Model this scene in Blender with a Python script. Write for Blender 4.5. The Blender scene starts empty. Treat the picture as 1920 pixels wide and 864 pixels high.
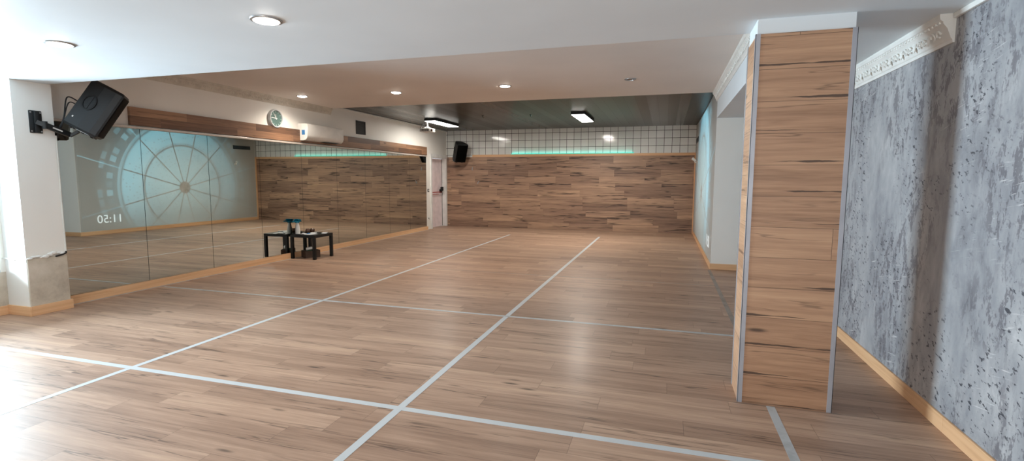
import bpy, bmesh, math, random
from mathutils import Vector, Matrix
random.seed(7)
S = bpy.context.scene
COL = S.collection
PI = math.pi

# ------------------------------------------------------------------ nodes
class NT:
    def __init__(s, name):
        s.m = bpy.data.materials.new(name); s.m.use_nodes = True
        s.t = s.m.node_tree; s.t.nodes.clear()
        s.out = s.t.nodes.new('ShaderNodeOutputMaterial')
        s.b = None
    def n(s, typ, **kw):
        o = s.t.nodes.new(typ)
        for k, v in kw.items(): setattr(o, k, v)
        return o
    def link(s, a, b): s.t.links.new(a, b)
    def put(s, sock, v):
        if isinstance(v, bpy.types.NodeSocket): s.link(v, sock)
        elif isinstance(v, (tuple, list)) and len(v) == 3 and sock.type == 'RGBA': sock.default_value = (*v, 1)
        else: sock.default_value = v
    def M(s, op, a, b=None, c=None, clamp=False):
        o = s.n('ShaderNodeMath', operation=op, use_clamp=clamp)
        s.put(o.inputs[0], a)
        if b is not None: s.put(o.inputs[1], b)
        if c is not None: s.put(o.inputs[2], c)
        return o.outputs[0]
    def vec(s, x, y, z=0.0):
        o = s.n('ShaderNodeCombineXYZ')
        for i, v in enumerate((x, y, z)): s.put(o.inputs[i], v)
        return o.outputs[0]
    def xyz(s):
        tc = s.n('ShaderNodeTexCoord'); sp = s.n('ShaderNodeSeparateXYZ')
        s.link(tc.outputs['Object'], sp.inputs[0])
        return sp.outputs[0], sp.outputs[1], sp.outputs[2]
    def noise(s, v, scale=1.0, detail=2.0, rough=.5, dist=0.0):
        o = s.n('ShaderNodeTexNoise'); s.link(v, o.inputs['Vector'])
        o.inputs['Scale'].default_value = scale; o.inputs['Detail'].default_value = detail
        o.inputs['Roughness'].default_value = rough; o.inputs['Distortion'].default_value = dist
        return o.outputs[0]
    def white(s, v):
        o = s.n('ShaderNodeTexWhiteNoise', noise_dimensions='3D'); s.link(v, o.inputs['Vector'])
        sp = s.n('ShaderNodeSeparateColor'); s.link(o.outputs['Color'], sp.inputs[0])
        return sp.outputs[0], sp.outputs[1], sp.outputs[2]
    def ss(s, x, e0, e1, lo=0.0, hi=1.0):
        o = s.n('ShaderNodeMapRange', interpolation_type='SMOOTHSTEP')
        s.put(o.inputs[0], x); s.put(o.inputs[1], e0); s.put(o.inputs[2], e1)
        s.put(o.inputs[3], lo); s.put(o.inputs[4], hi)
        return o.outputs[0]
    def mix(s, f, a, b):
        o = s.n('ShaderNodeMix', data_type='RGBA')
        s.put(o.inputs[0], f); s.put(o.inputs[6], a); s.put(o.inputs[7], b)
        return o.outputs[2]
    def ramp(s, f, stops):
        o = s.n('ShaderNodeValToRGB'); s.put(o.inputs[0], f)
        e = o.color_ramp.elements
        while len(e) < len(stops): e.new(.5)
        for i, (p, c) in enumerate(stops): e[i].position = p; e[i].color = (*c, 1)
        return o.outputs[0]
    def bsdf(s, color, rough=.5, metal=0.0, spec=.5, bump=None, bump_d=.002, bump_s=.3, coat=0.0):
        b = s.n('ShaderNodeBsdfPrincipled')
        s.put(b.inputs['Base Color'], color); s.put(b.inputs['Roughness'], rough)
        s.put(b.inputs['Metallic'], metal); s.put(b.inputs['Specular IOR Level'], spec)
        if coat: b.inputs['Coat Weight'].default_value = coat
        if bump is not None:
            bp = s.n('ShaderNodeBump'); bp.inputs['Distance'].default_value = bump_d; bp.inputs['Strength'].default_value = bump_s
            s.link(bump, bp.inputs['Height']); s.link(bp.outputs[0], b.inputs['Normal'])
        s.link(b.outputs[0], s.out.inputs[0]); s.b = b
        return b

def srgb(r, g, b):
    f = lambda c: (c/255/12.92) if c/255 <= .04045 else ((c/255+.055)/1.055)**2.4
    return (f(r), f(g), f(b))

def plain(name, col, rough=.5, metal=0.0, spec=.5, var=.06, scale=6.0, bump=0.0):
    t = NT(name); x, y, z = t.xyz()
    n = t.noise(t.vec(x, y, z), scale, 3)
    c = t.mix(t.ss(n, .3, .7), tuple(max(0, k*(1-var)) for k in col), tuple(min(1, k*(1+var)) for k in col))
    t.bsdf(c, rough, metal, spec, bump=(t.noise(t.vec(x, y, z), scale*14, 2) if bump else None), bump_d=bump or .001)
    return t.m

def emit(name, col, strength):
    t = NT(name); e = t.n('ShaderNodeEmission')
    x, y, z = t.xyz(); n = t.noise(t.vec(x, y, z), 3.0, 1)
    t.put(e.inputs[0], t.mix(n, tuple(k*.97 for k in col), col)); e.inputs[1].default_value = strength
    t.link(e.outputs[0], t.out.inputs[0]); return t.m

def wood(name, a, b, L, W, stops, coat=0.0, cw=.015, rough=(.3, .42), crack=1.0, knots=1.0, spread=.55, seam=.0012, edgecrack=0.0, seed=0.0, aoff=0.0, boff=0.0, spec=.5, seamd=.55):
    t = NT(name); p = t.xyz(); A = t.M('ADD', p[a], aoff); B = t.M('ADD', p[b], boff)
    q = t.M('DIVIDE', B, W); row = t.M('FLOOR', q); fb = t.M('SUBTRACT', q, row)
    r0 = t.white(t.vec(row, 3.7+seed, 1.3))
    ap = t.M('ADD', t.M('DIVIDE', A, L), t.M('MULTIPLY', r0[0], 9.0))
    col = t.M('FLOOR', ap); fa = t.M('SUBTRACT', ap, col)
    r = t.white(t.vec(row, col, 5.1+seed))
    la = t.M('ADD', A, t.M('MULTIPLY', r[0], 61.0)); lb = t.M('ADD', B, t.M('MULTIPLY', r[1], 47.0))
    tone = t.noise(t.vec(t.M('MULTIPLY', la, .55), t.M('MULTIPLY', lb, 10.0)), 1.0, 4, .6, .5)
    cath = t.noise(t.vec(t.M('MULTIPLY', la, 1.6), t.M('MULTIPLY', lb, 34.0)), 1.0, 3, .6, 1.2)
    grain = t.noise(t.vec(t.M('MULTIPLY', la, 5.0), t.M('MULTIPLY', lb, 190.0)), 1.0, 2, .6)
    f = t.M('MULTIPLY', r[2], spread)
    f = t.M('ADD', f, t.M('MULTIPLY', t.M('SUBTRACT', tone, .5), 1.1))
    f = t.M('ADD', f, t.M('MULTIPLY', t.M('SUBTRACT', cath, .5), .75))
    f = t.M('ADD', f, t.M('MULTIPLY', t.M('SUBTRACT', grain, .5), .28))
    f = t.M('ADD', f, .5-spread*.5, clamp=True)
    c = t.ramp(f, stops)
    # cracks: thin wandering dark lines that follow the grain
    nz = t.noise(t.vec(t.M('MULTIPLY', la, .36), t.M('MULTIPLY', lb, 8.0), 4.0), 1.0, 4, .6, .25)
    ridge = t.ss(t.M('ABSOLUTE', t.M('SUBTRACT', nz, .5)), .0, cw, 1.0, 0.0)
    mk = t.noise(t.vec(t.M('MULTIPLY', la, 1.0), t.M('MULTIPLY', lb, 9.0), 9.0), 1.0, 2)
    dark = t.M('MULTIPLY', t.M('MULTIPLY', ridge, t.ss(mk, .44, .58)), crack*.9)
    # smoky streaks
    st = t.noise(t.vec(t.M('MULTIPLY', la, .75), t.M('MULTIPLY', lb, 18.0), 2.0), 1.0, 3, .6)
    dark = t.M('MAXIMUM', dark, t.M('MULTIPLY', t.ss(st, .6, .78), .5*crack))
    # knots
    vo = t.n('ShaderNodeTexVoronoi'); t.link(t.vec(t.M('MULTIPLY', la, 1.6), t.M('MULTIPLY', lb, 7.5)), vo.inputs['Vector']); vo.inputs['Scale'].default_value = 1
    sp = t.n('ShaderNodeSeparateColor'); t.link(vo.outputs['Color'], sp.inputs[0])
    kn = t.M('MULTIPLY', t.ss(vo.outputs['Distance'], .03, .15, 1.0, 0.0), t.M('GREATER_THAN', sp.outputs[0], 1-.42*knots))
    dark = t.M('MAXIMUM', dark, t.M('MULTIPLY', kn, .85))
    if edgecrack:
        en = t.noise(t.vec(t.M('MULTIPLY', A, 1.9), t.M('MULTIPLY', row, 7.3), 1.0), 1.0, 3)
        w = t.ss(en, .42, .72, .0, .05)
        off = t.M('MULTIPLY', t.M('SUBTRACT', t.noise(t.vec(t.M('MULTIPLY', A, 9.0), row, 3.0), 1.0, 3), .5), .06)
        d = t.M('ABSOLUTE', t.M('SUBTRACT', t.M('ADD', fb, off), t.M('ADD', .05, t.M('MULTIPLY', r0[1], .18))))
        e2 = t.M('LESS_THAN', d, w)
        dark = t.M('MAXIMUM', dark, t.M('MULTIPLY', e2, edgecrack))
    eb = t.M('MULTIPLY', t.M('MINIMUM', fb, t.M('SUBTRACT', 1.0, fb)), W)
    ea = t.M('MULTIPLY', t.M('MINIMUM', fa, t.M('SUBTRACT', 1.0, fa)), L)
    sm = t.ss(t.M('MINIMUM', eb, ea), seam*.4, seam*1.6, seamd, 0.0)
    dark = t.M('MAXIMUM', dark, sm)
    c = t.mix(dark, c, srgb(52, 38, 32))
    bs = t.bsdf(c, t.M('ADD', rough[0], t.M('MULTIPLY', tone, rough[1]-rough[0])), spec=spec, coat=coat, bump=t.M('SUBTRACT', grain, t.M('MULTIPLY', dark, 2.0)), bump_d=.0006, bump_s=.25)
    bs.inputs['Coat Roughness'].default_value = .24
    return t.m

FLOOR_STOPS = [(0.0, srgb(130, 103, 86)), (.35, srgb(161, 131, 111)), (.65, srgb(181, 150, 128)), (1.0, srgb(205, 173, 148))]
WALL_STOPS = [(0.0, srgb(116, 90, 75)), (.35, srgb(148, 118, 99)), (.65, srgb(168, 136, 113)), (1.0, srgb(200, 164, 134))]
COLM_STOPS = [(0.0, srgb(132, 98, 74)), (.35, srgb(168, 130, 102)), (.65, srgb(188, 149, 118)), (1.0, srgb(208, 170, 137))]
m_floor = wood('laminate floor planks', 0, 1, 1.29, .195, FLOOR_STOPS, coat=.10, cw=.017, rough=(.42, .55), seed=1, crack=.72, knots=1.0, spread=.34, spec=.3, boff=20)
m_clad = wood('wood laminate wall cladding', 0, 2, 1.29, .1975, WALL_STOPS, cw=.036, rough=(.4, .5), seed=5, spread=.55, crack=1.1, knots=.7, boff=.0)
m_strip = wood('brown wood strip', 1, 2, 1.3, .5, [(0, srgb(92, 66, 50)), (.4, srgb(122, 90, 68)), (.7, srgb(146, 110, 84)), (1, srgb(172, 134, 104))], rough=(.4, .5), seed=9, spread=.8, crack=.5, knots=.4, boff=.2)
m_colf = wood('column cladding front', 0, 2, 2.6, .2, COLM_STOPS, rough=(.42, .52), seed=3, spread=.35, crack=.5, knots=.5, edgecrack=.85, seam=.0014, boff=0.003, aoff=50.3, seamd=.75)
m_cols = wood('column cladding side lit copy', 1, 2, 2.6, .2, [(p, tuple(min(1, k*1.15) for k in c)) for p, c in COLM_STOPS], rough=(.42, .52), seed=3, spread=.35, crack=.4, knots=.3, edgecrack=.5, boff=.003, aoff=50.0)  # lighter copy of the front planks, daylight on the side put into the colour

def pine(name, a, b):
    t = NT(name); p = t.xyz()
    n = t.noise(t.vec(t.M('MULTIPLY', p[a], 1.0), t.M('MULTIPLY', p[b], 34.0)), 1.0, 3, .6, .8)
    big = t.noise(t.vec(t.M('MULTIPLY', p[a], .7), 2.0, 1.0), 1.0, 1)
    f = t.M('ADD', t.M('MULTIPLY', n, .7), t.M('MULTIPLY', big, .3))
    c = t.ramp(f, [(.25, srgb(204, 154, 112)), (.5, srgb(226, 180, 136)), (.75, srgb(236, 196, 154))])
    vo = t.n('ShaderNodeTexVoronoi'); t.link(t.vec(t.M('MULTIPLY', p[a], 2.1), t.M('MULTIPLY', p[b], 9.0)), vo.inputs['Vector']); vo.inputs['Scale'].default_value = 1
    c = t.mix(t.ss(vo.outputs['Distance'], .02, .07, .7, 0.0), c, srgb(120, 74, 44))
    t.bsdf(c, .45); return t.m
m_pine_y = pine('pine along depth', 1, 2)
m_pine_x = pine('pine across', 0, 2)
m_pine_z = pine('pine upright', 2, 1)

def paint(name, col, rough=.6, var=.03):
    t = NT(name); x, y, z = t.xyz()
    n = t.noise(t.vec(x, y, z), .8, 3); n2 = t.noise(t.vec(x, y, z), 60.0, 2)
    c = t.mix(t.ss(n, .3, .7), tuple(k*(1-var) for k in col), tuple(min(1, k*(1+var)) for k in col))
    t.bsdf(c, rough, spec=.3, bump=n2, bump_d=.001, bump_s=.12); return t.m
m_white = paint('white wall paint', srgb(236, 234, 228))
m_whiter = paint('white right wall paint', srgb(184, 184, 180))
m_ceil = paint('white ceiling paint', srgb(226, 233, 237), .55)
m_ceil2 = paint('recessed ceiling paint', srgb(236, 231, 226), .6)
m_trimw = plain('white gloss trim', srgb(226, 226, 224), .4)
m_mould = plain('cream plaster moulding', srgb(232, 231, 226), .55, var=.04, bump=.001)
m_mould2 = plain('aged plaster moulding', srgb(206, 200, 188), .6, var=.08, scale=9, bump=.001)

def plaster():
    t = NT('bare stained plaster'); x, y, z = t.xyz(); v = t.vec(x, y, z)
    n = t.noise(v, 3.2, 5, .65); d = t.noise(v, 9.0, 4, .6)
    c = t.ramp(n, [(.2, srgb(150, 138, 124)), (.5, srgb(198, 188, 172)), (.8, srgb(220, 212, 200))])
    c = t.mix(t.ss(t.M('ADD', n, t.M('MULTIPLY', d, .5)), .62, .5, 0, .6), c, srgb(104, 94, 86))
    t.bsdf(c, .8, spec=.2, bump=d, bump_d=.006, bump_s=.5); return t.m
m_plaster = plaster()

def wallpaper():
    t = NT('grey distressed concrete wallpaper'); x, y, z = t.xyz()
    base = t.noise(t.vec(0.0, t.M('MULTIPLY', y, 1.6), t.M('MULTIPLY', z, 1.0)), 1.0, 5, .6)
    vert = t.noise(t.vec(3.0, t.M('MULTIPLY', y, 7.0), t.M('MULTIPLY', z, 3.2)), 1.0, 6, .68, .4)
    f = t.M('ADD', t.M('MULTIPLY', base, .6), t.M('MULTIPLY', vert, .5))
    c = t.ramp(f, [(.36, srgb(120, 121, 126)), (.5, srgb(150, 151, 155)), (.62, srgb(170, 170, 172)), (.75, srgb(196, 195, 195))])
    # plum-grey blotches broken into vertical dabs
    area = t.noise(t.vec(7.0, t.M('MULTIPLY', y, 1.5), t.M('MULTIPLY', z, 1.1)), 1.0, 2)
    dab = t.noise(t.vec(1.0, t.M('MULTIPLY', y, 15.0), t.M('MULTIPLY', z, 6.0)), 1.0, 3, .6, .3)
    fine = t.noise(t.vec(5.0, t.M('MULTIPLY', y, 70.0), t.M('MULTIPLY', z, 34.0)), 1.0, 3, .6)
    s = t.M('ADD', dab, t.M('MULTIPLY', t.M('SUBTRACT', fine, .5), .6))
    blot = t.M('MULTIPLY', t.ss(s, .52, .58), t.ss(area, .42, .55))
    c = t.mix(t.M('MULTIPLY', blot, .6), c, srgb(80, 76, 84))
    # soft charcoal smears
    sm = t.noise(t.vec(11.0, t.M('MULTIPLY', y, 4.5), t.M('MULTIPLY', z, 2.4)), 1.0, 5, .7)
    c = t.mix(t.ss(sm, .52, .72, 0, .42), c, srgb(104, 102, 108))
    # small slanted dark flecks, denser low on the wall
    u = t.M('ADD', y, t.M('MULTIPLY', z, .5)); w = t.M('SUBTRACT', z, t.M('MULTIPLY', y, .4))
    fl = t.noise(t.vec(2.0, t.M('MULTIPLY', u, 17.0), t.M('MULTIPLY', w, 34.0)), 1.0, 3, .6)
    fm = t.M('ADD', t.noise(t.vec(9.0, t.M('MULTIPLY', y, 2.2), t.M('MULTIPLY', z, 1.6)), 1.0, 2), t.ss(z, 0.2, 1.6, .09, -.02))
    c = t.mix(t.M('MULTIPLY', t.ss(fl, .585, .64), t.ss(fm, .46, .58, 0, .92)), c, srgb(58, 60, 68))
    # pale horizontal scrapes
    sc = t.noise(t.vec(4.0, t.M('MULTIPLY', y, 4.5), t.M('ADD', t.M('MULTIPLY', z, 62.0), t.M('MULTIPLY', y, 12.0))), 1.0, 3, .6, .5)
    sa = t.noise(t.vec(14.0, t.M('MULTIPLY', y, 2.4), t.M('MULTIPLY', z, 2.0)), 1.0, 2)
    c = t.mix(t.M('MULTIPLY', t.ss(sc, .6, .72), t.ss(sa, .5, .64, 0, .75)), c, srgb(224, 222, 220))
    t.bsdf(c, t.M('ADD', .42, t.M('MULTIPLY', dab, .2)), spec=.4, bump=s, bump_d=.0012, bump_s=.3); return t.m
m_paper = wallpaper()

def tiles():
    t = NT('white square wall tiles'); x, y, z = t.xyz(); W = .2125
    def edge(v, off):
        q = t.M('DIVIDE', t.M('ADD', v, off), W); f = t.M('FRACT', q)
        return t.M('MULTIPLY', t.M('MINIMUM', f, t.M('SUBTRACT', 1.0, f)), W), t.M('FLOOR', q)
    ex, ix = edge(x, 20*W-.765); ez, iz = edge(z, 20*W-2.88)
    r = t.white(t.vec(ix, iz, 2.0))
    c = t.mix(r[0], srgb(226, 230, 227), srgb(238, 240, 238))
    g = t.M('LESS_THAN', t.M('MINIMUM', ex, ez), .0055)
    c = t.mix(g, c, srgb(44, 46, 46))
    t.bsdf(c, t.M('ADD', .1, t.M('MULTIPLY', g, .6)), spec=.5, bump=t.M('SUBTRACT', 1.0, g), bump_d=.001, bump_s=.4); return t.m
m_tile = tiles()

def slatceil():
    t = NT('dark glossy ceiling slats'); x, y, z = t.xyz()
    q = t.M('DIVIDE', t.M('ADD', x, 20.0), .2); f = t.M('FRACT', q); i = t.M('FLOOR', q)
    r = t.white(t.vec(i, 1.0, 4.0))
    c = t.mix(r[0], srgb(52, 52, 45), srgb(60, 60, 52))
    n = t.noise(t.vec(t.M('MULTIPLY', x, 3.0), t.M('MULTIPLY', y, .7), 0.0), 1.0, 3)
    c = t.mix(t.ss(n, .4, .7, 0, .25), c, srgb(70, 70, 62))
    g = t.M('LESS_THAN', t.M('MULTIPLY', t.M('MINIMUM', f, t.M('SUBTRACT', 1.0, f)), .2), .004)
    c = t.mix(t.M('MULTIPLY', g, .6), c, srgb(30, 30, 27))
    t.bsdf(c, t.M('ADD', .26, t.M('MULTIPLY', r[1], .08)), spec=.2, bump=t.M('SUBTRACT', 1.0, g), bump_d=.002, bump_s=.4); return t.m
m_slat = slatceil()

def mirror_mat():
    t = NT('silvered mirror glass'); x, y, z = t.xyz()
    n = t.noise(t.vec(x, y, z), .6, 2)
    t.bsdf(t.mix(n, srgb(208, 214, 208), srgb(216, 221, 216)), .012, 1.0); return t.m
m_mirror = mirror_mat()

def tape_mat(name, col, alpha):
    t = NT(name); x, y, z = t.xyz()
    n = t.noise(t.vec(x, y, z), 5.0, 4, .65)
    t.bsdf(t.mix(n, tuple(k*.88 for k in col), col), .45)
    if alpha < 1:
        tr = t.n('ShaderNodeBsdfTransparent'); mx = t.n('ShaderNodeMixShader')
        t.put(mx.inputs[0], t.ss(n, .25, .6, alpha*.75, alpha)); t.link(tr.outputs[0], mx.inputs[1]); t.link(t.b.outputs[0], mx.inputs[2]); t.link(mx.outputs[0], t.out.inputs[0])
    return t.m
m_tape = tape_mat('pale grey floor tape', srgb(203, 209, 212), 1)
m_tape2 = tape_mat('worn floor tape', srgb(203, 207, 208), .9)
m_tape3 = tape_mat('faded floor tape', srgb(205, 196, 186), .5)

m_black = plain('black moulded plastic', srgb(24, 26, 28), .5, bump=.0006)
m_grille = plain('black steel grille', srgb(9, 9, 10), .6, bump=.001)
m_bracket = plain('black powder coated steel', srgb(26, 30, 32), .42)
m_dark = plain('near black', srgb(16, 16, 17), .6)
m_steel = plain('brushed steel', srgb(176, 178, 180), .35, .9)
m_alu = plain('satin aluminium angle', srgb(168, 170, 178), .42, .35)
m_plasticw = plain('white plastic', srgb(232, 232, 228), .35)
m_greyp = plain('grey plastic', srgb(150, 152, 152), .5)
m_blue = plain('blue sticker', srgb(58, 120, 176), .5)
m_tblack = plain('black brown table laminate', srgb(10, 9, 10), .45, spec=.35)
m_paperw = plain('white paper', srgb(226, 228, 230), .7)
m_ceramic = plain('white ceramic', srgb(232, 230, 224), .25)
m_teal = plain('teal fabric petals', srgb(18, 150, 178), .7, var=.25, scale=30)
m_brownbox = plain('dark brown card', srgb(74, 56, 44), .7, var=.15)
m_brownglass = plain('brown glass', srgb(78, 52, 38), .15, var=.2)
m_green = plain('green cloth', srgb(70, 110, 84), .8, var=.2)
m_red = plain('red panic bar', srgb(176, 64, 66), .4)
m_door = plain('pale pink white door paint', srgb(240, 226, 228), .45)
m_vent = plain('dark vent', srgb(38, 34, 32), .6)
m_vent2 = plain('grey vent', srgb(74, 78, 80), .5)
m_clockface = plain('grey green clock dial', srgb(78, 102, 98), .3)
m_clocknum = plain('pale clock marks', srgb(176, 190, 186), .4)
m_silver = plain('silver clock rim', srgb(196, 200, 202), .32, .3)
m_rail = plain('pale metal mirror rail', srgb(206, 196, 186), .35, .3)
m_cordw = plain('white cable', srgb(226, 226, 220), .5)
m_cordb = plain('black cable', srgb(20, 20, 22), .5)
m_sill = plain('blue grey stone sill', srgb(150, 168, 184), .35)
m_frame = plain('dark window frame', srgb(40, 38, 46), .5)
m_lamp = emit('downlight glow', (1.0, .93, .84), 38.0)
m_panel = emit('led panel glow', (1.0, .97, .92), 9.0)
m_teal_led = emit('teal led glow', (.0, .62, .5), 1.15)
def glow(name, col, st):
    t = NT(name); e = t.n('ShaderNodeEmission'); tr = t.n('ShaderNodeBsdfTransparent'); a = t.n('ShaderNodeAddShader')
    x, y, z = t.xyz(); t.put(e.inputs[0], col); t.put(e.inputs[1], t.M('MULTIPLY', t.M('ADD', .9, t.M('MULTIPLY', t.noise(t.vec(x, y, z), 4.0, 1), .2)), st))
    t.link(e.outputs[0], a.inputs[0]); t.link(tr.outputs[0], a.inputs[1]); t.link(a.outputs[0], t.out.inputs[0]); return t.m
m_digit = glow('painted digit light', (.85, .95, 1.0), .22)  # projector light of the digits, painted in as emission

# ------------------------------------------------------------------ mesh helpers
def B(): return bmesh.new()
def box(bm, x0, x1, y0, y1, z0, z1, bev=0.0, seg=2, mat=None):
    vs = [bm.verts.new((x, y, z)) for x in (x0, x1) for y in (y0, y1) for z in (z0, z1)]
    fs = [bm.faces.new([vs[i] for i in q]) for q in ((0, 1, 3, 2), (4, 6, 7, 5), (0, 4, 5, 1), (2, 3, 7, 6), (0, 2, 6, 4), (1, 5, 7, 3))]
    if bev:
        es = list({e for f in fs for e in f.edges})
        g = bmesh.ops.bevel(bm, geom=es, offset=bev, segments=seg, profile=.5, affect='EDGES')
        vs = list({v for f in g['faces'] for v in f.verts} | {v for v in vs if v.is_valid})
    if mat is not None: bmesh.ops.transform(bm, matrix=mat, verts=[v for v in vs if v.is_valid])
    return bm
def cyl(bm, p, axis, r, h, seg=24, r2=None):
    """cylinder from p along axis, length h"""
    q = Vector((0, 0, 1)).rotation_difference(Vector(axis).normalized()).to_matrix().to_4x4()
    M = Matrix.Translation(Vector(p)) @ q @ Matrix.Translation((0, 0, h/2))
    bmesh.ops.create_cone(bm, cap_ends=True, segments=seg, radius1=r, radius2=r if r2 is None else r2, depth=h, matrix=M)
    return bm
def lathe(bm, prof, c=(0, 0, 0), seg=28, mat=None):
    rings = []
    M = mat or Matrix.Identity(4)
    for r, z in prof:
        rings.append([bm.verts.new(M @ Vector((c[0]+max(r, 1e-4)*math.cos(2*PI*i/seg), c[1]+max(r, 1e-4)*math.sin(2*PI*i/seg), c[2]+z))) for i in range(seg)])
    for a, b in zip(rings, rings[1:]):
        for i in range(seg): bm.faces.new((a[i], a[(i+1) % seg], b[(i+1) % seg], b[i]))
    bm.faces.new(list(reversed(rings[0]))); bm.faces.new(rings[-1])
    return bm
def tube(bm, pts, r, seg=8):
    pts = [Vector(p) for p in pts]; rings = []
    up = Vector((0, 0, 1))
    for i, p in enumerate(pts):
        d = (pts[min(i+1, len(pts)-1)]-pts[max(i-1, 0)]).normalized()
        x = d.cross(up); x = x.normalized() if x.length > 1e-3 else Vector((1, 0, 0))
        y = d.cross(x).normalized()
        rings.append([bm.verts.new(p+r*(math.cos(2*PI*k/seg)*x+math.sin(2*PI*k/seg)*y)) for k in range(seg)])
    for a, b in zip(rings, rings[1:]):
        for k in range(seg): bm.faces.new((a[k], a[(k+1) % seg], b[(k+1) % seg], b[k]))
    bm.faces.new(rings[0]); bm.faces.new(list(reversed(rings[-1])))
    return bm
def smooth_path(pts, n=10):
    P = [Vector(p) for p in pts]; P = [P[0]]+P+[P[-1]]; out = []
    for i in range(1, len(P)-2):
        for k in range(n):
            t = k/n; a, b, c, d = P[i-1], P[i], P[i+1], P[i+2]
            out.append(.5*((2*b)+(c-a)*t+(2*a-5*b+4*c-d)*t*t+(3*b-a-3*c+d)*t**3))
    out.append(P[-2]); return out
def prism(bm, prof, axis, a0, a1):
    """prof: closed list of 2-D points in the two other axes (in order), swept along axis from a0 to a1"""
    def V(p, a):
        q = [0, 0, 0]; o = [i for i in range(3) if i != axis]
        q[o[0]], q[o[1]], q[axis] = p[0], p[1], a; return bm.verts.new(q)
    A = [V(p, a0) for p in prof]; Z = [V(p, a1) for p in prof]; n = len(prof)
    for i in range(n): bm.faces.new((A[i], A[(i+1) % n], Z[(i+1) % n], Z[i]))
    bm.faces.new(list(reversed(A))); bm.faces.new(Z)
    return bm
def obj(name, bm, mat, parent=None, smooth=False):
    bmesh.ops.recalc_face_normals(bm, faces=bm.faces)
    me = bpy.data.meshes.new(name); bm.to_mesh(me); bm.free()
    if smooth:
        for p in me.polygons: p.use_smooth = True
        try: me.set_sharp_from_angle(angle=math.radians(40))
        except Exception: pass
    me.materials.append(mat)
    o = bpy.data.objects.new(name, me); COL.objects.link(o)
    if parent is not None: o.parent = parent
    return o
def struct(name, bm, mat, parent=None, smooth=False):
    o = obj(name, bm, mat, parent, smooth)
    if parent is None: o['kind'] = 'structure'
    return o
def tag(o, label, cat, group=None):
    o['label'] = label; o['category'] = cat
    if group: o['group'] = group
    return o
def thing(name, label, cat, loc=(0, 0, 0), rot=(0, 0, 0), group=None):
    o = bpy.data.objects.new(name, None); COL.objects.link(o); o.empty_display_size = .1
    o.location = loc; o.rotation_euler = rot
    return tag(o, label, cat, group)
def dup(root, loc, label, rot=None):
    r = root.copy(); COL.objects.link(r); r.location = loc; r['label'] = label
    if rot is not None: r.rotation_euler = rot
    for ch in list(root.children):
        c = ch.copy(); COL.objects.link(c); c.parent = r
        for g in list(ch.children):
            d = g.copy(); COL.objects.link(d); d.parent = c
    return r

# ------------------------------------------------------------------ setting
XM, XR, XG = -6.715, .765, 1.648
YB, Y2, YR = 14.96, 9.146, 9.06
Z1, Z2, Z3 = 2.51, 2.942, 3.002
CX0, CX1, CY0, CY1 = .516, 1.074, 3.613, 3.945
LX = -6.53

struct('floor', box(B(), -7.4, 1.8, -2.6, 15.1, -.1, 0), m_floor)
# back wall: tiles above, planks below, pine rail between
wb = struct('wall_back', box(B(), -7.4, 1.8, YB, 15.1, 0, 3.2), m_tile)
struct('wood_cladding', box(B(), XM-.01, XR, YB-.014, YB, 0, 2.178), m_clad, wb)
struct('top_rail', box(B(), -5.83, XR, YB-.03, YB, 2.178, 2.252, .003), m_pine_x, wb)
# right wall at the far end (solid block, its near face is the return)
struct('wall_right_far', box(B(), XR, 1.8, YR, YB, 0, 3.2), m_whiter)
struct('trim_1', box(B(), XR-.03, XR, YB-.075, YB-.03, 0, 2.25, .003), m_pine_z)
struct('baseboard_right_far', box(B(), XR-.015, XR, YR-.015, YB-.075, 0, .1, .003), m_pine_y)
struct('wall_return', box(B(), XR, XG, YR-.008, YR, 0, Z1), m_white)
struct('baseboard_return', box(B(), XR-.015, XG, YR-.023, YR-.008, 0, .1, .003), m_pine_x)
# right wall beside the camera
struct('wall_right', box(B(), XG, 1.8, -2.6, YR, 0, 2.7), m_paper)
bm = B()
for k in range(4):
    y0 = [-2.6, 1.02, 3.52, 6.4, YR-.015]; box(bm, XG-.016, XG, y0[k], y0[k+1]-.0015, 0, .096, .003)
struct('baseboard_right', bm, m_pine_y)
struct('trim_2', box(B(), XG-.022, XG, -2.6, 3.80, 2.478, Z1, .004), m_mould)

def moulding(name, xw, sgn, ztop, h, dep, y0, y1, mat, step=.2):
    """crown moulding on a wall plane x = xw, sticking out in direction sgn, with a scroll relief"""
    prof = [(0, 0), (.012, 0), (.016, .018), (.024, .026), (.030, .040), (.05, .085), (.078, .115), (.078, .125), (.095, .135), (.1, .155), (.1, .17), (0, .17)]
    kz, kx = h/.17, dep/.1
    bm = B(); prism(bm, [(xw+sgn*a*kx, ztop-h+b*kz) for a, b in prof], 1, y0, y1)
    # relief: paired scrolls and a leaf on the sloping face
    cx, cz = xw+sgn*.046*kx, ztop-h+.062*kz
    y = y0+step*.5+.02
    while y < y1-step*.4:
        for d in (-1, 1):
            pts = []
            for k in range(11):
                a = k/10*1.6*PI; rr = .030*kz*(1-.055*k)
                pts.append((cx+sgn*.010*kx+sgn*(.45*rr*math.sin(a))*kx, y+d*(.032+rr*math.cos(a)), cz+rr*math.sin(a)*.9))
            tube(bm, pts, .0065*kz, 5)
        M = Matrix.Translation((cx+sgn*.008*kx, y+step*.5, cz)) @ Matrix.Diagonal((.011*kx, .017, .036*kz, 1))
        bmesh.ops.create_icosphere(bm, subdivisions=1, radius=1, matrix=M)
        y += step
    # dentil beads under the top lip
    y = y0+.03
    while y < y1-.03:
        box(bm, *sorted((xw+sgn*.074*kx, xw+sgn*.088*kx)), y, y+.022, ztop-h+.118*kz, ztop-h+.134*kz); y += .045
    return struct(name, bm, mat)
moulding('trim_3', XG, -1, Z1, .17, .085, 3.81, YR, m_mould)
moulding('trim_4', XR, -1, Z2, .15, .075, 3.97, Y2, m_mould)
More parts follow.
